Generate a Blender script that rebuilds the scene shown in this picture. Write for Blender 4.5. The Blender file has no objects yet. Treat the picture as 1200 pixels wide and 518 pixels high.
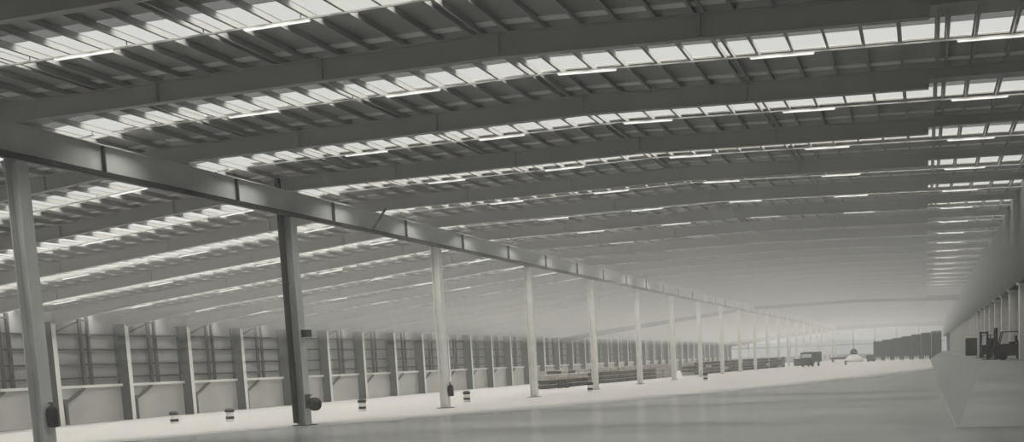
import bpy, bmesh, math, random
from mathutils import Vector, Matrix
random.seed(7)
scene = bpy.context.scene
C = scene.collection
PI = math.pi

# ------------------------------------------------------------------ camera
CAM_Z = 2.6685
yaw, pitch, roll = 0.2303, -0.1024, -0.0373
F, PX, PY = 1153.19, 818.19, 537.28            # focal length and principal point, for a 1200x518 frame
fw0 = Vector((-math.sin(yaw), math.cos(yaw), 0)); rt0 = Vector((math.cos(yaw), math.sin(yaw), 0)); up0 = Vector((0, 0, 1))
fw = fw0*math.cos(pitch) + up0*math.sin(pitch)
up1 = up0*math.cos(pitch) - fw0*math.sin(pitch)
rt = rt0*math.cos(roll) + up1*math.sin(roll)
up = up1*math.cos(roll) - rt0*math.sin(roll)
cd = bpy.data.cameras.new('camera'); cam = bpy.data.objects.new('camera', cd); C.objects.link(cam)
cd.sensor_fit = 'HORIZONTAL'; cd.sensor_width = 36.0; cd.lens = F/1200*36.0
cd.shift_x = -(PX-600)/1200; cd.shift_y = (PY-259)/1200
cd.clip_start = 0.1; cd.clip_end = 2000
M = Matrix((rt, up, -fw)).transposed().to_4x4(); M.translation = Vector((0, 0, CAM_Z))
cam.matrix_world = M
scene.camera = cam

# ------------------------------------------------------------------ daylight and exposure
w = bpy.data.worlds.new('overcast_sky'); scene.world = w; w.use_nodes = True
bg = w.node_tree.nodes['Background']; bg.inputs[0].default_value = (0.93, 0.97, 1.0, 1); bg.inputs[1].default_value = 0.42
SUN = 23.0
sl = bpy.data.lights.new('hazy_sun', 'SUN'); sl.energy = SUN; sl.angle = math.radians(100); sl.color = (1.0, 0.99, 0.98)
so = bpy.data.objects.new('hazy_sun', sl); C.objects.link(so); so.rotation_euler = (math.radians(-6), math.radians(4), 0)
vs = scene.view_settings
vs.view_transform = 'Standard'; vs.look = 'None'; vs.gamma = 1.0; vs.use_curve_mapping = False; vs.exposure = 0.0
scene.display_settings.display_device = 'sRGB'
cy = scene.cycles
cy.use_denoising = True; cy.max_bounces = 10; cy.diffuse_bounces = 6; cy.glossy_bounces = 3; cy.transparent_max_bounces = 24
cy.volume_bounces = 1; cy.sample_clamp_indirect = 6.0; cy.caustics_reflective = False; cy.caustics_refractive = False
HAZE_LOW, HAZE_NEAR, HAZE_MID, HAZE_FAR = 0.0013, 0.0016, 0.006, 0.0082

# ------------------------------------------------------------------ helpers
def mat(name, col, rough=0.7, spec=0.3, noise=0.0, nscale=1.0, metal=0.0, stretch=(1, 1, 1)):
    m = bpy.data.materials.new(name); m.use_nodes = True
    nt = m.node_tree; b = nt.nodes['Principled BSDF']
    b.inputs['Roughness'].default_value = rough; b.inputs['Specular IOR Level'].default_value = spec; b.inputs['Metallic'].default_value = metal
    if noise:
        g = nt.nodes.new('ShaderNodeNewGeometry'); mp = nt.nodes.new('ShaderNodeMapping'); mp.inputs['Scale'].default_value = stretch
        n = nt.nodes.new('ShaderNodeTexNoise'); n.inputs['Scale'].default_value = nscale; n.inputs['Detail'].default_value = 4
        r = nt.nodes.new('ShaderNodeValToRGB')
        r.color_ramp.elements[0].position = .3; r.color_ramp.elements[1].position = .7
        r.color_ramp.elements[0].color = tuple(c*(1-noise) for c in col)+(1,); r.color_ramp.elements[1].color = tuple(min(1, c*(1+noise)) for c in col)+(1,)
        nt.links.new(g.outputs['Position'], mp.inputs[0]); nt.links.new(mp.outputs[0], n.inputs[0]); nt.links.new(n.outputs[0], r.inputs[0]); nt.links.new(r.outputs[0], b.inputs['Base Color'])
    else:
        b.inputs['Base Color'].default_value = tuple(col)+(1,)
    return m

class MB:
    def __init__(s): s.bm = bmesh.new()
    def hexa(s, p):          # 8 corners: bottom ring 0-3, top ring 4-7
        v = [s.bm.verts.new(q) for q in p]
        for f in ((3, 2, 1, 0), (4, 5, 6, 7), (0, 1, 5, 4), (1, 2, 6, 5), (2, 3, 7, 6), (3, 0, 4, 7)): s.bm.faces.new([v[i] for i in f])
        return s
    def box(s, x0, x1, y0, y1, z0, z1):
        return s.hexa([(x0, y0, z0), (x1, y0, z0), (x1, y1, z0), (x0, y1, z0), (x0, y0, z1), (x1, y0, z1), (x1, y1, z1), (x0, y1, z1)])
    def slope(s, xa, xb, y0, y1, a0, a1, b0, b1):   # x from xa to xb; z a0..a1 at xa, b0..b1 at xb
        return s.hexa([(xa, y0, a0), (xb, y0, b0), (xb, y1, b0), (xa, y1, a0), (xa, y0, a1), (xb, y0, b1), (xb, y1, b1), (xa, y1, a1)])
    def bar(s, a, b, wx, wy):      # rectangular bar between two points
        a, b = Vector(a), Vector(b); d = (b-a).normalized()
        u = d.cross(Vector((0, 0, 1)));  u = u.normalized() if u.length > 1e-4 else Vector((1, 0, 0)); v = d.cross(u).normalized()
        u *= wx/2; v *= wy/2
        return s.hexa([a-u-v, a+u-v, a+u+v, a-u+v, b-u-v, b+u-v, b+u+v, b-u+v])
    def lathe(s, prof, n=20, c=(0, 0, 0), axis='z'):
        rings = []
        for r, h in prof:
            ring = []
            for i in range(n):
                t = 2*PI*i/n; q = (r*math.cos(t), r*math.sin(t), h)
                if axis == 'y': q = (q[0], q[2], q[1])
                if axis == 'x': q = (q[2], q[0], q[1])
                ring.append(s.bm.verts.new((q[0]+c[0], q[1]+c[1], q[2]+c[2])))
            rings.append(ring)
        for A, B in zip(rings, rings[1:]):
            for i in range(n): s.bm.faces.new((A[i], A[(i+1) % n], B[(i+1) % n], B[i]))
        s.bm.faces.new(rings[0][::-1]); s.bm.faces.new(rings[-1])
        return s
    def mesh(s, name, m, bevel=0, smooth=False):
        bmesh.ops.recalc_face_normals(s.bm, faces=s.bm.faces)
        if bevel: bmesh.ops.bevel(s.bm, geom=[e for e in s.bm.edges], offset=bevel, segments=1, affect='EDGES')
        me = bpy.data.meshes.new(name); s.bm.to_mesh(me); s.bm.free(); me.materials.append(m)
        if smooth:
            for p in me.polygons: p.use_smooth = True
        return me

def obj(name, me, parent=None, loc=(0, 0, 0)):
    o = bpy.data.objects.new(name, me); C.objects.link(o); o.location = loc
    if parent: o.parent = parent
    return o
def empty(name, loc=(0, 0, 0), rz=0):
    o = bpy.data.objects.new(name, None); C.objects.link(o); o.location = loc; o.rotation_euler = (0, 0, rz); o.empty_display_size = .2; return o
def tag(o, label, cat, group=None):
    o['label'] = label; o['category'] = cat
    if group: o['group'] = group
    return o
def struct(name, me, label=None):
    o = obj(name, me); o['kind'] = 'structure'; o['label'] = label or name.replace('_', ' '); return o
def copy_tree(o, parent=None):
    c = o.copy(); C.objects.link(c)
    if parent: c.parent = parent
    for ch in list(o.children): copy_tree(ch, c)
    return c
ONES = ['', 'first', 'second', 'third', 'fourth', 'fifth', 'sixth', 'seventh', 'eighth', 'ninth', 'tenth', 'eleventh', 'twelfth', 'thirteenth', 'fourteenth', 'fifteenth', 'sixteenth', 'seventeenth', 'eighteenth', 'nineteenth']
def nth(n):
    if n < 20: return ONES[n]
    t, o = divmod(n, 10); T = {2: 'twent', 3: 'thirt', 4: 'fort', 5: 'fift'}[t]
    return T+'ieth' if o == 0 else T+'y-'+ONES[o]

# ------------------------------------------------------------------ layout (metres; camera above the origin, hall runs along +y)
SP = -30.5                       # spine row of columns
LW = -68.4                       # inner face of the left wall columns
RWX = 5.7                        # right wall
RID = -12.4                      # ridge of the main span
Y0, Y1 = -12.0, 353.0
BAY = 7.5; F0 = 28.7             # frames at F0 + k*BAY
KMIN, KMAX = -5, 43
def frame_y(k): return F0 + BAY*k
def zr(x):                       # underside of the roof sheet
    if x < SP: return 12.4 + (x-SP)*0.103
    if x < RID: return 12.4 + 0.4*(x-SP)/(RID-SP)
    return 12.8 - 0.4*(x-RID)/(RWX-RID)
def zf(x):                       # floor falls gently to the left wall
    return 0.0 if x > SP else -0.95*(SP-x)/37.9

# ------------------------------------------------------------------ materials
m_roof = mat('roof_sheet_grey', (.32, .315, .305), .6, .2, .12, .6)
m_steel = mat('rafter_grey_paint', (.34, .335, .325), .55, .3)
m_purl = mat('galvanised_purlin', (.29, .29, .28), .5, .4)
m_white = mat('white_steel_paint', (.80, .79, .76), .5, .3, .06, 2.0)
m_girder = mat('pale_grey_girder_paint', (.50, .51, .50), .55, .3, .08, .8)
m_dark = mat('dark_brown_steel', (.035, .03, .027), .55, .3)
m_black = mat('black_paint', (.02, .02, .02), .5, .4)
m_grey = mat('mid_grey_steel', (.10, .10, .096), .6, .3)
m_web = mat('shaded_web_grey', (.06, .06, .057), .6, .2)  # shade on the column's near side, put into the web colour
m_rail = mat('white_coping', (.75, .74, .71), .6, .3)
m_trunk = mat('grey_trunking', (.30, .30, .29), .6, .3)
m_dwarf = mat('pale_rendered_wall', (.47, .46, .44), .85, .1, .12, .35)
m_sheet = mat('grey_wall_sheeting', (.27, .27, .265), .6, .2, .2, .16)
m_rwall = mat('grey_side_cladding', (.085, .09, .09), .7, .2, .10, .5, stretch=(1, 4, .2))
m_lower = mat('recessed_lower_wall', (.15, .155, .155), .8, .1)
m_dock = mat('dock_concrete', (.17, .175, .172), .5, .4, .1, .4)
m_crate = mat('brown_crate_timber', (.15, .14, .125), .8, .1, .3, 1.5)
m_crate2 = mat('pale_crate_timber', (.50, .48, .44), .8, .1, .2, 1.5)
m_crdk = mat('dark_crate_timber', (.06, .056, .05), .8, .1, .2, 1.5)
m_bin = mat('dark_green_grey_boards', (.05, .055, .052), .8, .1, .2, .8)
m_glass = mat('dark_window_glass', (.16, .18, .18), .1, .6)
m_sheetp = mat('pale_tarpaulin', (.62, .62, .60), .7, .2)

def lamp_mat(name, col, s):
    m = bpy.data.materials.new(name); m.use_nodes = True; nt = m.node_tree; nt.nodes.clear()
    o = nt.nodes.new('ShaderNodeOutputMaterial'); e = nt.nodes.new('ShaderNodeEmission'); e.inputs[0].default_value = tuple(col)+(1,); e.inputs[1].default_value = s
    nt.links.new(e.outputs[0], o.inputs[0]); return m
m_lamp = lamp_mat('lit_fluorescent_tube', (.97, .97, .95), 1.05)

# rooflight sheet: milky sheet that lets the daylight through
m_rl = bpy.data.materials.new('milky_rooflight_sheet'); m_rl.use_nodes = True
nt = m_rl.node_tree; nt.nodes.clear()
o_ = nt.nodes.new('ShaderNodeOutputMaterial'); tr = nt.nodes.new('ShaderNodeBsdfTransparent'); tr.inputs[0].default_value = (1, .99, .96, 1)
df = nt.nodes.new('ShaderNodeBsdfTranslucent'); df.inputs[0].default_value = (.8, .8, .78, 1)
mx = nt.nodes.new('ShaderNodeMixShader'); mx.inputs[0].default_value = .025
nt.links.new(tr.outputs[0], mx.inputs[1]); nt.links.new(df.outputs[0], mx.inputs[2]); nt.links.new(mx.outputs[0], o_.inputs[0])
m_dim = bpy.data.materials.new('rooflight_glow_sheet'); m_dim.use_nodes = True  # dim sheet added to give the glow beside each rooflight
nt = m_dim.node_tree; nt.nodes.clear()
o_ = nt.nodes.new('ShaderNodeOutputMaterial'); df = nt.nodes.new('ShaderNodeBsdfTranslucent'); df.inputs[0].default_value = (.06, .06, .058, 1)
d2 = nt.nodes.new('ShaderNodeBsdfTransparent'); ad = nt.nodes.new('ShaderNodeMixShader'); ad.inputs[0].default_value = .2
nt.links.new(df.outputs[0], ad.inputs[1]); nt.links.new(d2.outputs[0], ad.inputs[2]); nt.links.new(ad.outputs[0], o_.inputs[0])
# translucent end wall panel
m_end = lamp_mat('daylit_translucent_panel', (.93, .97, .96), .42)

# floor: pale concrete, and a darker, smoother area in front whose edge curves away to the right
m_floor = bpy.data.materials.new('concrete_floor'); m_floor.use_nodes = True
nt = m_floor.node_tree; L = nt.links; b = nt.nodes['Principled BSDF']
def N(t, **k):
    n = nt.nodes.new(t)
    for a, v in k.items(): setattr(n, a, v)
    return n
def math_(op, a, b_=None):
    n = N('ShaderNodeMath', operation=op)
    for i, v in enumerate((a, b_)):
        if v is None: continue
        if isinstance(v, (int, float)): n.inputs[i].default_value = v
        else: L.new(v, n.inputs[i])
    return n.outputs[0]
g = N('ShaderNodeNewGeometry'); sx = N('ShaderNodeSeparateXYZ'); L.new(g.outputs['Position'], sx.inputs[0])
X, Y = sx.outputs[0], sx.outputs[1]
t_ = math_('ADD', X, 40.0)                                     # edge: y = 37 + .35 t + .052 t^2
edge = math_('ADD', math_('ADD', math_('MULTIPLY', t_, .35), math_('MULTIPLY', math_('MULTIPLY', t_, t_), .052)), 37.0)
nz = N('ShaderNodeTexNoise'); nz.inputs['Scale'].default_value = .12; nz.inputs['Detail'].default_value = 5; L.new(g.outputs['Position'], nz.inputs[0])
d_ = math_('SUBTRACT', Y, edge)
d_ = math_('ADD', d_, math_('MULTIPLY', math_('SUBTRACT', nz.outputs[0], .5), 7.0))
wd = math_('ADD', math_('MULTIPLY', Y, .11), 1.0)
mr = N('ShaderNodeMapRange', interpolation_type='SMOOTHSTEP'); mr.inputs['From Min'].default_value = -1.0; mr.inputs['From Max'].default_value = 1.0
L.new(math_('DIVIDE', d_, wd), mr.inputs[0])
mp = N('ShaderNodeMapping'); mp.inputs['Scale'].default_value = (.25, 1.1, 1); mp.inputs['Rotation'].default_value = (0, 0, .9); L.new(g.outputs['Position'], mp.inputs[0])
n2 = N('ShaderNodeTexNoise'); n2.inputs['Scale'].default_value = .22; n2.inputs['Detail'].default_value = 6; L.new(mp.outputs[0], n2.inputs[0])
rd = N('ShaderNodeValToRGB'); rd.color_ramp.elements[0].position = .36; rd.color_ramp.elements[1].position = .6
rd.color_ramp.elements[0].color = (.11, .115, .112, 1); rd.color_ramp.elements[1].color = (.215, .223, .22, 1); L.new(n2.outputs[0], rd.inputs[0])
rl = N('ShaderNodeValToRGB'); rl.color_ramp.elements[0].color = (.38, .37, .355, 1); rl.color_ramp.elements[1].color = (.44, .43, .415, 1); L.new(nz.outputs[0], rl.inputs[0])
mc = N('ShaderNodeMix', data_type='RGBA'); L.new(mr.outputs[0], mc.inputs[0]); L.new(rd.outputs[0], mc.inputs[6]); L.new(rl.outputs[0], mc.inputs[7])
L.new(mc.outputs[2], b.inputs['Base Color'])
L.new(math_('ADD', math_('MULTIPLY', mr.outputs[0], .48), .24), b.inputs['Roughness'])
b.inputs['Specular IOR Level'].default_value = .3

# ================================================================== SETTING
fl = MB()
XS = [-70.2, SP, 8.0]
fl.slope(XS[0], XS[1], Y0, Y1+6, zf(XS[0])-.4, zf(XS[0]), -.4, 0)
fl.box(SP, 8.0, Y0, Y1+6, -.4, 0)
struct('floor', fl.mesh('floor', m_floor), 'concrete floor of the hall, pale beyond, darker and smoother in front')
DK = 1.75
# loading dock along the right wall
struct('trim_1', MB().hexa([(.9, 62, 0), (7.0, 62, 0), (7.0, Y1-.5, 0), (.9, Y1-.5, 0), (3.4, 62, DK), (7.0, 62, DK), (7.0, Y1-.5, DK), (3.4, Y1-.5, DK)]).hexa([(.9, 34, 0), (7.0, 34, 0), (7.0, 62, 0), (.9, 62, 0), (1.0, 34, .01), (7.0, 34, .01), (7.0, 62, DK), (3.4, 62, DK)]).mesh('trim_1', m_dock), 'low grey concrete loading dock along the right wall')

# roof sheets between the rooflight bands
DIM = 0.65
SA, SB, SBL = 3.5, 4.95, 5.35               # rooflight from frame + SA to frame + SB
def roof(name, xs, label, SB):
    mb = MB(); ys = [Y0]
    for k in range(KMIN, KMAX+1):
        ys += [frame_y(k)+SA-DIM, frame_y(k)+SB]
    ys.append(Y1+1)
    for a, b_ in zip(xs, xs[1:]):
        e1 = -1e-4
        za, zb = (12.4 if a == SP else zr(a)), (12.4 if b_ == SP else zr(b_))
        for y0, y1 in zip(ys[::2], ys[1::2]):
            if y1 > y0: mb.slope(a, b_, y0, y1, za, za+.08, zb, zb+.08)
    return struct(name, mb.mesh(name, m_roof), label)
roof('ceiling_right', [SP, RID, RWX+.6], 'grey roof sheeting over the main span', SB)
roof('ceiling_left', [-70.3, SP], 'grey roof sheeting over the left span', SBL)

# left wall: rendered lower wall, white coping, sheeting above
zl = zf(-69.6)
struct('wall_left', MB().box(-70.0, -69.55, Y0, Y1, zl-.1, 2.02).mesh('wall_left', m_dwarf), 'pale rendered lower part of the left wall')
struct('wall_left_upper', MB().box(-70.0, -69.75, Y0, Y1, 2.02, zr(-70)).mesh('wall_left_upper', m_sheet), 'grey sheeting of the upper left wall')
struct('trim_2', MB().box(-70.0, -69.3, Y0, Y1, 2.02, 2.24).mesh('trim_2', m_rail), 'white coping rail along the left wall')
# right wall
struct('wall_right', MB().box(RWX, RWX+.5, Y0, Y1, 6.6, 12.5).mesh('wall_right', m_rwall), 'dark grey upper cladding of the right wall')
struct('wall_right_lower', MB().box(RWX+1.2, RWX+1.5, Y0, Y1, 0, 6.9).mesh('wall_right_lower', m_lower), 'recessed lower part of the right wall')
struct('trim_3', MB().box(RWX+.1, RWX+1.5, Y0, Y1, 6.9, 7.1).mesh('trim_3', m_rwall), 'soffit above the recess of the right wall')
# near end behind the camera
struct('wall_front', MB().slope(-70.2, SP, Y0-.3, Y0, zl-.2, zr(-70), 0, 12.4).box(SP, RWX+1.5, Y0-.3, Y0, 0, 12.4).mesh('wall_front', m_sheet), 'grey end wall behind the viewpoint')
# far end: translucent panels between posts
mb = MB(); pm = []
xs = [-70.0+ i*(7.5) for i in range(11)]; xs[-1] = RWX+.5
for i, (a, b_) in enumerate(zip(xs, xs[1:])):
    za, zb = zr(a), zr(b_)
    q = MB(); q.slope(a+.25, b_-.25, Y1-.15, Y1-.05, 1.8, za-.6, 1.8, zb-.6)
    struct('window_%d' % (i+1), q.mesh('window', m_end), 'daylit translucent panel in the far end wall')
    mb.box(a-.25, a+.25, Y1-.4, Y1, zf(a), za); mb.slope(a, b_, Y1-.3, Y1, za-.65, za, zb-.65, zb)
    mb.slope(a, b_, Y1-.3, Y1, zf(a), 1.8, zf(b_), 1.8); mb.box(a, b_, Y1-.35, Y1-.1, 5.0, 5.35)
struct('wall_back', mb.mesh('wall_back', m_dwarf), 'far end wall with posts and rails')

# ================================================================== ROOF STEEL
TOPG = .22                     # purlin depth between rafter and sheet
def i_slope(mb, x0, x1, z0, z1, d0, d1, fwid=.26):
    """I-section in the plane y=0 following a sloping top edge."""
    t = .03
    mb.slope(x0, x1, -.012, .012, z0-d0, z0, z1-d1, z1)
    mb.slope(x0, x1, -fwid/2, fwid/2, z0-t, z0, z1-t, z1)
    mb.slope(x0, x1, -fwid/2, fwid/2, z0-d0, z0-d0+t, z1-d1, z1-d1+t)
mb = MB()
i_slope(mb, SP+.0, RID, 12.4-TOPG, 12.8-TOPG, .65, .72)
i_slope(mb, RID, .2, 12.8-TOPG, zr(.2)-TOPG, .72, .68)
i_slope(mb, .2, RWX, zr(.2)-TOPG, zr(RWX)-TOPG, .38, .34)
for x in (-24.5, -18.4, RID, -6.2, .2): mb.box(x-.02, x+.02, -.12, .12, zr(x)-TOPG-.6, zr(x)-TOPG-.02)
me_raf = mb.mesh('rafter_main', m_steel)
mb = MB()
i_slope(mb, -60, SP, zr(-60)-TOPG, 12.4-TOPG, .7, .65)
i_slope(mb, LW-.1, -60, zr(LW-.1)-TOPG, zr(-60)-TOPG, 1.05, .7)
for x in (-60, -52, -44, -37): mb.box(x-.02, x+.02, -.12, .12, zr(x)-TOPG-.66, zr(x)-TOPG-.02)
me_rafl = mb.mesh('rafter_side', m_steel)
me_cl = MB().slope(SP+.1, RID, -.5, -.14, 12.395-.03, 12.395, 12.795-.03, 12.795).slope(RID, RWX, -.5, -.14, 12.795-.03, 12.795, 12.395-.03, 12.395).mesh('glow_strip', m_rail)  # pale strips added to stand for the glow over each rafter
me_cll = MB().slope(LW, SP-.1, -.5, -.14, zr(LW)-.035, zr(LW)-.005, zr(SP-.1)-.035, zr(SP-.1)-.005).mesh('glow_strip_side', m_rail)
for k in range(-2, KMAX+1):
    n = k+3
    o = tag(obj('roof_rafter', me_raf, None, (0, frame_y(k), 0)), 'grey steel rafter across the main span, %s from the viewpoint' % nth(n), 'rafter', 'rafters of the main span'); c_ = obj('glow_strip', me_cl, o); c_['label'] = 'pale strip added for the glow above the rafter'
    o = tag(obj('roof_rafter', me_rafl, None, (0, frame_y(k), 0)), 'grey steel rafter of the left span falling to the left wall, %s from the viewpoint' % nth(n), 'rafter', 'rafters of the left span'); c_ = obj('glow_strip', me_cll, o); c_['label'] = 'pale strip added for the glow above the rafter'

# purlins (they run the length of the hall)
def purlin_mesh(s):
    mb = MB(); y0, y1 = Y0, Y1
    mb.box(-.012, .012, y0, y1, 0, TOPG-.005); mb.box(-.012, .06*s, y0, y1, 0, .012); mb.box(-.06*s if s > 0 else .06, .012, y0, y1, TOPG-.017, TOPG-.005)
    return mb.mesh('purlin', m_purl)
mb = MB(); mb.box(-.015, .015, Y0, Y1, 0, TOPG-.006); mb.box(-.015, .075, Y0, Y1, 0, .014); mb.box(-.075, .015, Y0, Y1, TOPG-.02, TOPG-.006)
me_pur = mb.mesh('purlin', m_purl)
px = []
k = -22
while True:
    x = -6.4 + 1.143*k
    if x > RWX-.2: break
    if x > SP+.3:
        px.append(x)
        if k % 6 == 0: px.append(x+.3)
    k += 1
for i, x in enumerate(px):
    tag(obj('purlin', me_pur, None, (x, 0, zr(x)-TOPG)), 'grey purlin along the main roof, %s from the spine girder' % nth(i+1), 'purlin', 'purlins of the main span')
x = SP-.5; i = 0
while x > LW:
    i += 1
    tag(obj('purlin', me_pur, None, (x, 0, zr(x)-TOPG)), 'grey purlin along the left roof, %s from the spine girder' % nth(i), 'purlin', 'purlins of the left span')
    x -= 1.2

# rooflights
mb = MB()
mb.slope(SP, RID, 0, SB-SA, 12.42, 12.44, 12.82, 12.84); mb.slope(RID, RWX, 0, SB-SA, 12.82, 12.84, 12.42, 12.44)
me_rl = mb.mesh('rooflight_main', m_rl)
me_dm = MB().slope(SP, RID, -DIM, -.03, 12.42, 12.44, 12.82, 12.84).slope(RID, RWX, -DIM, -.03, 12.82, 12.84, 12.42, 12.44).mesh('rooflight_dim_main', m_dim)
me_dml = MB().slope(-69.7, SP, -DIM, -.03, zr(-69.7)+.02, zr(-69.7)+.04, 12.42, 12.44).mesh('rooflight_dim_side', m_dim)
me_rll = MB().slope(-69.7, SP, 0, SBL-SA, zr(-69.7)+.02, zr(-69.7)+.04, 12.42, 12.44).mesh('rooflight_side', m_rl)
for k in range(KMIN, KMAX+1):
    n = k+3
    w_ = '%s from the viewpoint' % nth(n) if n > 0 else 'overhead behind the viewpoint'
    e = empty('rooflight', (0, frame_y(k)+SA, 0)); obj('clear_panel', me_rl, e); q = obj('glow_panel', me_dm, e); q['label'] = 'dim panel added for the glow beside the rooflight'
    tag(e, 'bright rooflight strip across the main roof, '+w_, 'skylight', 'rooflight strips of the main span')
    e = empty('rooflight', (0, frame_y(k)+SA, 0)); obj('clear_panel', me_rll, e); q = obj('glow_panel', me_dml, e); q['label'] = 'dim panel added for the glow beside the rooflight'
    tag(e, 'bright rooflight strip across the left roof, '+w_, 'skylight', 'rooflight strips of the left span')

# lighting trunking and batten lamps below each rooflight
TZ = .34
mb = MB(); mb.slope(SP+.4, RID, -.025, .025, 12.4-TZ-.05, 12.4-TZ, 12.8-TZ-.05, 12.8-TZ); mb.slope(RID, RWX, -.025, .025, 12.8-TZ-.05, 12.8-TZ, 12.4-TZ-.05, 12.4-TZ)
for x in px[1::3]: mb.box(x-.012, x+.012, -.012, .012, zr(x)-TZ-.02, zr(x)-TOPG+.01)
me_tr = mb.mesh('trunking_main', m_trunk)
mb = MB(); mb.slope(LW+.2, SP-.4, -.025, .025, zr(LW+.2)-TZ-.05, zr(LW+.2)-TZ, zr(SP-.4)-TZ-.05, zr(SP-.4)-TZ)
for i in range(11):
    x = SP-.5-3.6*i; x = x if x > LW+.3 else x+1.2
    mb.box(x-.012, x+.012, -.012, .012, zr(x)-TZ-.02, zr(x)-TOPG+.01)
me_trl = mb.mesh('trunking_side', m_trunk)
LX = [-23.9, -17.45, -11.0, -4.4, 2.1]; LXL = [-36.4, -45.6, -54.8, -63.4]
def batten(xc):
    h = 1.05; a, b_ = xc-h, xc+h
    body = MB().slope(a, b_, -.04, .04, zr(a)-TZ-.08, zr(a)-TZ-.05, zr(b_)-TZ-.08, zr(b_)-TZ-.05)
    tube = MB().slope(a+.03, b_-.03, -.035, .035, zr(a+.03)-TZ-.105, zr(a+.03)-TZ-.078, zr(b_-.03)-TZ-.105, zr(b_-.03)-TZ-.078)
    return body.mesh('batten_body', m_white), tube.mesh('batten_tube', m_lamp)
bat = {x: batten(x) for x in LX+LXL}
for k in range(-1, KMAX):
    y = frame_y(k)+3.95; n = k+2
    tag(obj('lamp_trunking', me_tr, None, (0, y, 0)), 'thin white lighting trunking under the %s rooflight strip of the main roof' % nth(n), 'trunking', 'lighting trunking of the main span')
    tag(obj('lamp_trunking', me_trl, None, (0, y, 0)), 'thin white lighting trunking under the %s rooflight strip of the left roof' % nth(n), 'trunking', 'lighting trunking of the left span')
    if k > 16: continue
    for j, x in enumerate(LX+LXL):
        main = x > SP
        e = tag(empty('batten_lamp', (0, y, 0)), 'lit batten lamp, %s from the spine girder on the %s %s trunking' % (nth(j+1 if main else j-4), nth(n), 'main-roof' if main else 'left-roof'), 'lamp', 'batten lamps under the %s roof' % ('main' if main else 'left'))
        obj('lamp_body', bat[x][0], e); obj('lamp_tube', bat[x][1], e)

# dark smoke curtain hanging across both spans
yc = frame_y(20)+.35
tag(obj('smoke_curtain', MB().slope(SP+.2, RID, yc, yc+.04, 10.9, 12.15, 11.35, 12.55).slope(RID, RWX, yc, yc+.04, 11.35, 12.55, 10.9, 12.15).mesh('smoke_curtain', m_dark)), 'thin dark curtain line hanging across the main span far down the hall', 'curtain')
tag(obj('smoke_curtain', MB().slope(LW, SP-.2, yc, yc+.04, zr(LW)-2.0, zr(LW)-.3, 11.0, 12.05).mesh('smoke_curtain', m_dark)), 'thin dark curtain line rising across the left span far down the hall', 'curtain')
ye = frame_y(42)+.5
tag(obj('end_downstand', MB().slope(SP+.2, RID, ye, ye+.06, 10.2, 12.15, 10.6, 12.55).slope(RID, RWX, ye, ye+.06, 10.6, 12.55, 10.2, 12.15).mesh('end_downstand', m_dark)), 'dark band above the bright far end of the main span', 'curtain')
tag(obj('end_downstand', MB().slope(LW, SP-.2, ye, ye+.06, zr(LW)-2.6, zr(LW)-.005, 10.2, zr(SP-.2)-.005).mesh('end_downstand', m_dark)), 'dark band above the bright far end of the left span', 'curtain')

# ================================================================== SPINE GIRDERS AND COLUMNS
GB, GT = 10.47, 12.4-TOPG-.65   # girder bottom and top
COLS = [F0+15*k for k in range(-1, 22)]
gw = MB().box(-.015, .015, 0, 15, GB+.04, GT-.03).mesh('girder_web', m_girder)
gtf = MB().box(-.2, .2, 0, 15, GT-.03, GT).mesh('girder_top_flange', m_girder)
gbf = MB().box(-.22, .22, 0, 15, GB, GB+.045).mesh('girder_bottom_flange', m_dark)  # dark colour stands for the shade under the girder
gpi = MB().box(.12, .36, 0, 15, GB-.22, GB-.02).box(-.26, .12, 0, 15, GB-.03, GB-.001).mesh('girder_gutter', m_black)
gst = MB().box(.015, .16, -.035, .035, GB+.045, GT-.03).box(-.16, -.015, -.035, .035, GB+.045, GT-.03).mesh('girder_stiffener', m_dark)
gbr = MB().bar((.1, 0, GB+.1), (1.0, 0, GT+.12), .09, .09).bar((-.1, 0, GB+.1), (-1.0, 0, GT+.02), .09, .09).mesh('girder_brace', m_dark)
for i, y in enumerate(COLS[:-1]):
    e = empty('spine_girder', (SP, y, 0))
    lab = 'pale steel girder reaching in from the left edge to the big grey column' if i == 0 else 'pale girder of the spine between its %s and %s columns from the left' % (nth(i), nth(i+1))
    tag(e, lab, 'girder', 'girders along the spine')
    obj('web', gw, e); obj('top_flange', gtf, e); f_ = obj('bottom_flange', gbf, e); f_['label'] = 'bottom flange darkened as underside shade'
    g_ = obj('gutter_pipe', gpi, e); g_['label'] = 'black pipe under the girder'
    for q in (3.75, 11.25): obj('stiffener', gst, e, (0, q, 0))
    if i == 2: obj('brace', gbr, e, (0, 7.5, 0))

def hcol(mb, fx, fy, z0, z1, t=.035):
    mb.box(-fx/2, -fx/2+t, -fy/2, fy/2, z0, z1); mb.box(fx/2-t, fx/2, -fy/2, fy/2, z0, z1); mb.box(-fx/2+t, fx/2-t, -.02, .02, z0, z1)
mb = MB(); hcol(mb, .52, .46, .04, GB-.03); cs_w = mb.mesh('column_shaft', m_white)
mb = MB(); hcol(mb, .52, .46, .04, GB-.03); cs_d = mb.mesh('column_shaft_grey', m_girder)
cb = MB().box(-.42, .42, -.42, .42, 0, .04).mesh('column_base', m_grey)
cc = MB().box(-.3, .3, -.35, .35, GB-.03, GB).mesh('column_cap', m_dark)
dp = MB().lathe([(.15, .15), (.15, GT+.55)], 14, (-.17, -.42, 0)).box(-.2, -.1, -.3, -.22, 3, 3.1).box(-.2, -.1, -.3, -.22, 7, 7.1).mesh('downpipe', m_dark)
hz = MB().lathe([(.17, .1), (.17, GB-.1)], 14, (0, 0, 0)).mesh('sleeve', m_dark)
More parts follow.
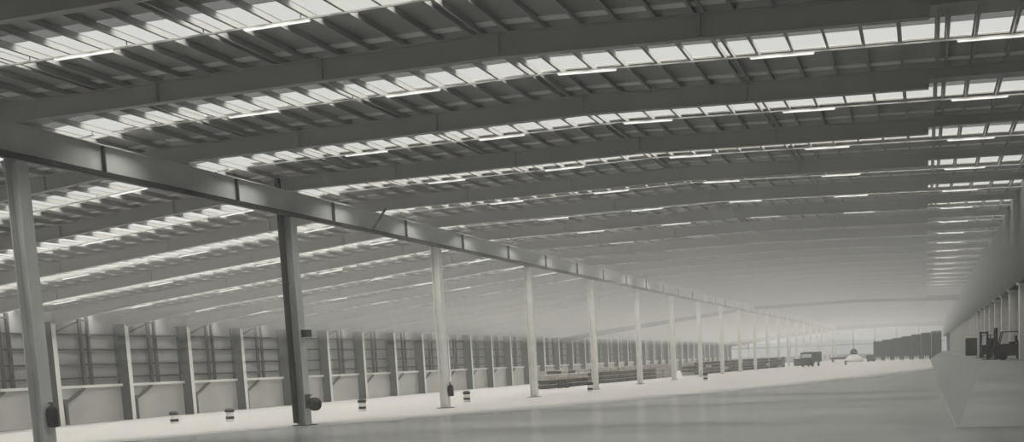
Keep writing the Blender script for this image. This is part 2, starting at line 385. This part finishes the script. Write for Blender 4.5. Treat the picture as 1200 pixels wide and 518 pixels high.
for i, y in enumerate(COLS[1:]):
    e = empty('steel_column', (SP, y, 0))
    if i == 0: lab = 'big grey column nearest at the left, its foot below the picture'
    elif i == 1: lab = 'tall dark column with a black downpipe, second of the spine row'
    else: lab = 'white steel column, %s of the spine row counting from the left' % nth(i+1)
    tag(e, lab, 'column', 'columns of the spine row')
    obj('shaft', cs_d if i < 2 else cs_w, e); obj('base_plate', cb, e); obj('cap_plate', cc, e)
    if i == 1:
        d = obj('downpipe', dp, e); d['label'] = 'black downpipe'

# ================================================================== LEFT WALL STEEL
def girder_rail(z, n, word):
    mb = MB().box(-69.75, -69.5, Y0, Y1, z-.07, z+.07)
    tag(obj('sheeting_rail', mb.mesh('sheeting_rail', m_dark)), 'dark horizontal rail on the upper left wall, %s' % word, 'rail', 'rails of the left wall')
for z, w_ in ((2.85, 'just above the white coping'), (3.98, 'second up from the coping'), (5.25, 'third up from the coping'), (6.5, 'topmost below the eaves')): girder_rail(z, 0, w_)
WY = [frame_y(k) for k in range(3, KMAX+1)]
zt = zr(LW)-TOPG-.95
mbf = MB().box(LW-.04, LW, -.19, .19, zl, zt+.05).mesh('wall_column_flange', m_rail)
mbw = MB().box(-69.55, LW-.04, -.03, .03, zl, zt+.1).box(-69.75, -69.55, -.12, .12, 2.24, zt+.1).mesh('wall_column_web', m_web)
mbb = MB().box(LW-.25, LW+.3, -.3, .3, zl-.01+.02, zl+.75).mesh('wall_column_foot', m_grey)
for i, y in enumerate(WY):
    e = tag(empty('wall_column', (0, y, 0)), 'white flanged column on the left wall, %s from the left edge' % nth(i+1), 'column', 'columns of the left wall')
    obj('flange', mbf, e); w_ = obj('web', mbw, e); w_['label'] = 'web coloured dark as its shaded side'
zw = zr(-69.6)
wpp = MB().box(-69.5, -69.3, -.12, .12, 2.24, zw-.3).mesh('wind_post_bar', m_dark)
wpd = MB().bar((-69.4, -.45, zw-.75), (-69.4, -2.8, zw-1.7), .12, .12).mesh('wind_post_brace', m_dark)
wph = MB().box(-69.55, -69.25, -.5, .5, zw-.75, zw-.6).mesh('wind_post_head', m_dark)
kbp = MB().box(-69.55, -69.33, 1.35, 1.57, zl, 1.15).mesh('bar_upright', m_grey)  # grey upright and slanting bar below the coping
kbd = MB().bar((-69.44, 1.46, .85), (-69.44, 3.5, 2.0), .16, .2).mesh('bar_slant', m_grey)
for i, y in enumerate(WY[:-1]):
    if i > 24: break
    e = tag(empty('wind_post', (0, y+3.9, 0)), 'pair of dark posts on the upper left wall, in its %s bay from the left' % nth(i+1), 'post', 'post pairs of the left wall')
    obj('post', wpp, e, (0, -.38, 0)); obj('post', wpp, e, (0, .38, 0)); obj('brace', wpd, e); obj('head', wph, e)
    e = tag(empty('slant_bar', (0, y, 0)), 'grey slanting bar under the white coping, in its %s bay from the left' % nth(i+1), 'brace', 'slanting bars of the left wall')
    obj('post', kbp, e); obj('strut', kbd, e)

# ================================================================== RIGHT WALL COLUMNS
rc = MB(); rc.box(-.3, .3, -.26, .26, DK, 6.45); rc = rc.mesh('dock_column', m_white, .02)
rcc = MB().box(-.42, .42, -.36, .36, 6.45, 6.6).mesh('dock_column_cap', m_white, .01)
for i in range(26):
    e = tag(empty('dock_column', (RWX+.35, 66+7.6*i, 0)), 'broad white column below the right cladding, %s from the right edge' % nth(i+1), 'column', 'columns of the right wall')
    obj('shaft', rc, e); obj('cap', rcc, e)

# ================================================================== THINGS ON THE FLOOR
# striped bollards
bw = MB().lathe([(.26, 0), (.26, .12), (.24, .14), (.24, .56), (.22, .6)], 20).mesh('bollard_body', m_white)
bb1 = MB().lathe([(.248, .16), (.25, .17), (.25, .33), (.248, .34)], 20).mesh('bollard_band', m_black)
bb2 = MB().lathe([(.24, .6), (.29, .62), (.29, .76), (.2, .84), (.08, .87)], 20).mesh('bollard_cap', m_black)
for (x, y), lab in (((-48.8, 55.9), 'dark striped bollard before the left wall, leftmost of all'), ((-43.8, 55.0), 'striped bollard standing left of the tall dark column'),
                    ((-38.1, 61.2), 'striped bollard between the dark column and the first white spine column'), ((-34.75, 70.4), 'striped bollard just right of the first white spine column'),
                    ((-28.9, 82.6), 'striped bollard at the foot of the third white spine column'), ((-24.5, 109.65), 'striped bollard in front of the brown crate row'),
                    ((-15.7, 199), 'farthest striped bollard, right of the dark lorry')):
    e = tag(empty('bollard', (x, y, zf(x))), lab, 'bollard', 'striped bollards')
    obj('body', bw, e); q = obj('band', bb1, e); q['label'] = 'black band'; q = obj('cap', bb2, e); q['label'] = 'black cap'

# canisters on the spine columns
cn = MB().lathe([(.05, 0), (.17, .02), (.18, .1), (.18, .62), (.12, .72), (.05, .76)], 16).mesh('canister_body', m_black, smooth=True)
cv = MB().lathe([(.04, .75), (.04, .86)], 8).box(-.12, .06, -.03, .03, .84, .89).mesh('canister_valve', m_grey)
for (x, y, z), lab in (((SP+.44, F0, 1.05), 'dark canister hung on the big grey column at the left'), ((SP+.44, F0+30, .75), 'dark canister hung on the first white spine column')):
    e = tag(empty('canister', (x, y, z)), lab, 'canister'); obj('body', cn, e); obj('valve', cv, e)
    q = obj('bracket', MB().box(-.2, -.14, -.1, .1, .2, .5).mesh('canister_bracket', m_grey), e)

# hose reel on the dark column
e = tag(empty('hose_reel', (SP, F0+15, 1.05)), 'round dark hose reel fixed to the tall dark column', 'hose reel')
obj('disc', MB().lathe([(.27, -.11), (.33, -.1), (.33, -.07), (.22, -.06), (.22, .06), (.33, .07), (.33, .1), (.27, .11)], 28, (.72, -.1, 0), 'y').mesh('reel_disc', m_black), e)
obj('hub', MB().lathe([(.07, -.16), (.07, -.1)], 14, (.72, -.1, 0), 'y').mesh('reel_hub', m_dark), e)
obj('bracket', MB().box(.25, .74, -.03, .03, -.05, .05).box(-.36, -.25, -.25, .25, -.2, .12).box(.255, .3, -.2, .2, -.2, .5).mesh('reel_bracket', m_grey), e)
obj('nozzle', MB().bar((.25, -.12, .42), (.62, -.12, .46), .05, .05).mesh('reel_nozzle', m_grey), e)
# box high on the dark column
e = tag(empty('junction_box', (SP+.27, F0+15, 4.55)), 'small dark box on the tall dark column above wall height', 'box')
obj('housing', MB().box(.06, .42, -.2, .15, -.16, .2).mesh('box_housing', m_black, .02), e); obj('bracket', MB().box(0, .08, -.05, .05, -.05, .05).mesh('box_bracket', m_grey), e)

# slatted crates
def crate_mesh(name, m, l=2.3, d=1.2, h=.52):
    mb = MB()
    for sx_ in (-1, 1):
        for q in (-l/2+.06, 0, l/2-.06): mb.box(sx_*d/2-.04, sx_*d/2+.04, q-.06, q+.06, .14, h-.06)
        for z in (.18, .32): mb.box(sx_*(d/2+.04)-.015, sx_*(d/2+.04)+.015, -l/2, l/2, z, z+.09)
    for sy in (-1, 1):
        for z in (.18, .32): mb.box(-d/2, d/2, sy*(l/2)-.015, sy*l/2+.015, z, z+.09)
    mb.box(-d/2+.1, d/2-.1, -l/2+.1, l/2-.1, .12, .42)
    for q in (-l/2+.1, 0, l/2-.1): mb.box(-d/2, d/2, q-.08, q+.08, 0, .14)
    return mb.mesh(name, m)
cr_lid = MB().box(-.68, .68, -1.2, 1.2, .46, .52).mesh('crate_lid', m_crate2)
cr_b, cr_p, cr_d = crate_mesh('crate_brown', m_crate), crate_mesh('crate_pale', m_crate2), crate_mesh('crate_dark', m_crdk)
LEV = ['bottom', 'second up', 'third up', 'fourth up']
def crate_row(pts, levels, pick, row, first=0):
    a, b_ = Vector(pts[0]), Vector(pts[1]); n = max(1, int((b_-a).length/2.6)); d = (b_-a)/n; ang = math.atan2(-d.x, d.y)
    for i in range(n):
        p = a + d*(i+.5)
        nl = levels(i, n)
        for j in range(nl):
            kind, me = pick(i, n, j)
            o = obj('slatted_crate', me, None, (p.x+random.uniform(-.08, .08), p.y, zf(p.x)+.52*j+.002)); o.rotation_euler = (0, 0, ang+random.uniform(-.02, .02))
            q = obj('lid', cr_lid, o)
            if kind != 'pale': q['label'] = 'pale lid'
            tag(o, '%s slatted crate, %s, %s stack from the left, %s' % (kind, LEV[j], nth(i+1), row), 'crate', 'crates of the %s' % row)
crate_row(((-42.4, 104.8), (-41.9, 117.5)), lambda i, n: 3, lambda i, n, j: ('pale', cr_p) if j == 2 else ('dark', cr_d), 'front dark row')
crate_row(((-42, 119.5), (-38.6, 149)), lambda i, n: 4 if i % 3 else 3, lambda i, n, j: ('pale', cr_p) if (j == 3 or i > n-4) else ('brown', cr_b), 'middle row')
crate_row(((-37.2, 151.5), (-29.2, 205)), lambda i, n: 4, lambda i, n, j: ('pale', cr_p) if (i*7+j*3) % 9 == 0 else ('brown', cr_b), 'long brown row')
crate_row(((-53, 128), (-50, 170)), lambda i, n: 4 if i % 4 != 1 else 3, lambda i, n, j: ('pale', cr_p) if (i*5+j) % 3 == 0 else ('dark', cr_d), 'rear row near left wall')
crate_row(((-27.5, 214), (-27.0, 232)), lambda i, n: 3, lambda i, n, j: ('dark', cr_d), 'row behind the lorry')

# pair of drums
dm = MB().lathe([(.27, 0), (.29, .02), (.285, .3), (.3, .32), (.285, .34), (.285, .62), (.3, .64), (.285, .66), (.285, .95), (.29, .98), (.26, .985)], 20)
dm = dm.mesh('drum_shell', m_black); dl = MB().lathe([(.05, .985), (.05, 1.02)], 10, (.15, 0, 0)).mesh('drum_bung', m_grey)
for x, lab in ((-40.6, 'black drum before the dark crates, left one of two'), (-39.85, 'black drum before the dark crates, right one of two')):
    e = tag(empty('oil_drum', (x, 105.9, zf(x))), lab, 'drum', 'drums by the dark crates'); obj('shell', dm, e); obj('bung', dl, e)

# dark lorry facing the viewpoint
e = tag(empty('lorry', (-22.9, 193.7, 0), -.12), 'dark boxy lorry seen head on, parked beyond the crate row', 'lorry')
obj('cab', MB().box(-1.2, 1.2, 0, 2.0, .55, 1.75).slope(-1.15, 1.15, .1, 2.0, 1.75, 2.55, 1.75, 2.55).box(-1.2, 1.2, -.05, 1.9, 2.55, 2.8).mesh('lorry_cab', m_crdk, .04), e)
q = obj('windscreen', MB().box(-.95, 1.0, .03, .09, 1.8, 2.5).mesh('lorry_windscreen', m_sheetp), e); q['label'] = 'pale windscreen'
obj('cargo_body', MB().box(-1.25, 1.25, 2.15, 8, .9, 2.9).mesh('lorry_body', m_bin, .03), e)
obj('bumper', MB().box(-1.25, 1.25, -.15, .1, .3, .6).mesh('lorry_bumper', m_black, .02), e)
for x in (-1.0, 1.0):
    for y in (1.0, 6.2): obj('wheel', MB().lathe([(.3, -.14), (.48, -.12), (.48, .12), (.3, .14)], 20, (x, y, .485), 'x').mesh('lorry_wheel', m_black), e)

# low things on the far floor
e = tag(empty('covered_heap', (-18.5, 262, 0)), 'pale sheeted heap with a dark top on the far floor', 'heap')
obj('sheet', MB().lathe([(2.6, 0), (2.4, .6), (1.7, 1.3), (.8, 1.9), (.2, 2.1)], 14).mesh('heap_sheet', m_sheetp, smooth=True), e)
obj('top_bundle', MB().lathe([(.5, 1.8), (1.0, 2.1), (.9, 2.9), (.3, 3.4)], 10).mesh('heap_bundle', m_crdk), e)
e = tag(empty('skip_bin', (-13.2, 245, 0)), 'small dark bin standing left of the tall slatted bins', 'bin')
obj('body', MB().hexa([(-.9, -.6, .15), (.9, -.6, .15), (.9, .6, .15), (-.9, .6, .15), (-1.2, -.8, 1.7), (1.2, -.8, 1.7), (1.2, .8, 1.7), (-1.2, .8, 1.7)]).mesh('skip_body', m_grey), e)
obj('skid', MB().box(-.8, -.6, -.6, .6, 0, .15).box(.6, .8, -.6, .6, 0, .15).mesh('skip_skid', m_black), e)
e = tag(empty('low_trolley', (-22.5, 268, 0)), 'long low dark trolley at the far end of the spine row', 'trolley')
obj('deck', MB().box(-2.6, 2.6, -.8, .8, .7, 1.3).mesh('trolley_deck', m_bin), e)
for x in (-2, 2): obj('wheel', MB().lathe([(.35, -.1), (.35, .1)], 14, (x, -.6, .35), 'y').mesh('trolley_wheel', m_black), e)

# tall dark slatted bins standing across the far right
def bin_thing(x, y, h, i, n):
    e = tag(empty('slatted_bin', (x, y, 0)), 'tall dark slatted bin at the far right, %s from the left of its row' % nth(i+1), 'bin', 'tall slatted bins at the far right')
    mb = MB().box(-1.15, 1.15, .1, 2.2, 1.0, h)
    obj('body', mb.mesh('bin_body', m_bin), e)
    mb = MB()
    for q in range(6): mb.box(-1.2+q*.44, -1.2+q*.44+.2, -.02, .1, .3, h+.1)
    obj('slats', mb.mesh('bin_slats', m_bin), e)
    for s in (-1, 1): obj('foot', MB().box(s*.9-.15, s*.9+.15, .1, 2.1, 0, 1.0).mesh('bin_foot', m_grey), e)
for i in range(7): bin_thing(-12.2+2.45*i, 262-2*i, 5.0+.32*i, i, 7)

# dark handling truck and cabinets on the dock
def dock_truck(x, y, lab, rz, s=1.0):
    e = tag(empty('forklift', (x, y, DK), rz), lab, 'forklift'); e.scale = (.78, .78, .78)
    obj('chassis', MB().box(-.5*s, .5*s, -.4, 1.7, .35, 1.35).box(-.5*s, .5*s, 1.2, 1.8, .35, 1.6).mesh('forklift_chassis', m_crdk, .03), e)
    obj('mast', MB().box(-.45*s, -.3*s, -.7, -.5, .05, 2.7).box(.3*s, .45*s, -.7, -.5, .05, 2.7).box(-.45*s, .45*s, -.68, -.52, 2.5, 2.65).box(-.45*s, .45*s, -.68, -.52, 1.2, 1.35).mesh('forklift_mast', m_black), e)
    obj('fork', MB().box(-.35*s, -.23*s, -1.7, -.7, .06, .14).mesh('forklift_fork', m_grey), e); obj('fork', MB().box(.23*s, .35*s, -1.7, -.7, .06, .14).mesh('forklift_fork', m_grey), e)
    mb = MB()
    for a in (-.45*s, .45*s):
        mb.bar((a, -.35, 1.3), (a, -.1, 2.3), .08, .08); mb.bar((a, 1.5, 1.5), (a, 1.3, 2.3), .08, .08)
    mb.box(-.5*s, .5*s, -.2, 1.4, 2.3, 2.36)
    obj('overhead_guard', mb.mesh('forklift_guard', m_black), e); obj('seat', MB().box(-.3, .3, .5, 1.0, 1.35, 1.5).box(-.3, .3, .95, 1.1, 1.4, 2.0).mesh('forklift_seat', m_dark), e)
    for a in (-.52*s, .52*s):
        for q, r in ((-.1, .36), (1.4, .3)): obj('wheel', MB().lathe([(r*.6, -.1), (r, -.08), (r, .08), (r*.6, .1)], 16, (a, q, r), 'x').mesh('forklift_wheel', m_black), e)
dock_truck(4.9, 67.5, 'dark forklift standing sideways on the dock at the right edge', -1.5)
dock_truck(4.7, 82, 'dark forklift on the dock behind the sideways one, beside the dark post', -.5)
e = tag(empty('guard_post', (4.15, 71, DK)), 'dark upright post at the dock edge left of the forklifts', 'post')
obj('shaft', MB().box(-.12, .12, -.12, .12, .03, 1.5).mesh('guard_post_shaft', m_crdk, .01), e); obj('base_plate', MB().box(-.25, .25, -.25, .25, 0, .03).mesh('guard_post_base', m_black), e)
e = tag(empty('steel_cabinet', (4.8, 112, DK)), 'dark cabinet between two pale posts on the dock', 'cabinet')
obj('body', MB().box(-.6, .6, -.4, .4, .08, 1.9).mesh('cabinet_body', m_crdk, .02), e)
for s_ in (-1, 1): obj('door', MB().box(min(s_*.02, s_*.58), max(s_*.02, s_*.58), -.43, -.4, .15, 1.84).mesh('cabinet_door', m_crdk), e)
obj('plinth', MB().box(-.55, .55, -.36, .36, 0, .08).mesh('cabinet_plinth', m_black), e)
for x, lab in ((3.95, 'pale post left of the dark cabinet on the dock'), (5.7, 'pale post right of the dark cabinet on the dock')):
    e = tag(empty('pale_post', (x, 112, DK)), lab, 'post'); obj('shaft', MB().box(-.15, .15, -.15, .15, 0, 1.9).mesh('pale_post_shaft', m_rail, .01), e); obj('cap', MB().box(-.19, .19, -.19, .19, 1.9, 1.97).mesh('pale_post_cap', m_rail), e)

# ================================================================== DUSTY AIR
ZH = 6.3
for y0, y1, z0, z1, dens, word in ((Y0+.5, Y1-.6, -.9, ZH, HAZE_LOW, 'faint dusty haze above the whole floor'),
                                   (Y0+.5, 45, ZH+.01, 12.36, HAZE_NEAR, 'faint dusty haze under the near roof'),
                                   (45.01, 70, ZH+.01, 12.36, HAZE_MID, 'light dusty haze under the middle roof'),
                                   (70.01, Y1-.6, ZH+.01, 12.36, HAZE_FAR, 'pale dusty haze under the far roof')):
    m_h = bpy.data.materials.new('dusty_air'); m_h.use_nodes = True; nt = m_h.node_tree; nt.nodes.clear()
    o_ = nt.nodes.new('ShaderNodeOutputMaterial'); v = nt.nodes.new('ShaderNodeVolumeScatter'); v.inputs['Color'].default_value = (.965, .985, .985, 1); v.inputs['Density'].default_value = dens; v.inputs['Anisotropy'].default_value = 0
    nt.links.new(v.outputs[0], o_.inputs['Volume'])
    hz_ = obj('dusty_haze', MB().box(-69.2, RWX+.95, y0, y1, z0, z1).mesh('dusty_haze', m_h)); hz_['kind'] = 'stuff'; hz_['label'] = word; hz_['category'] = 'haze'
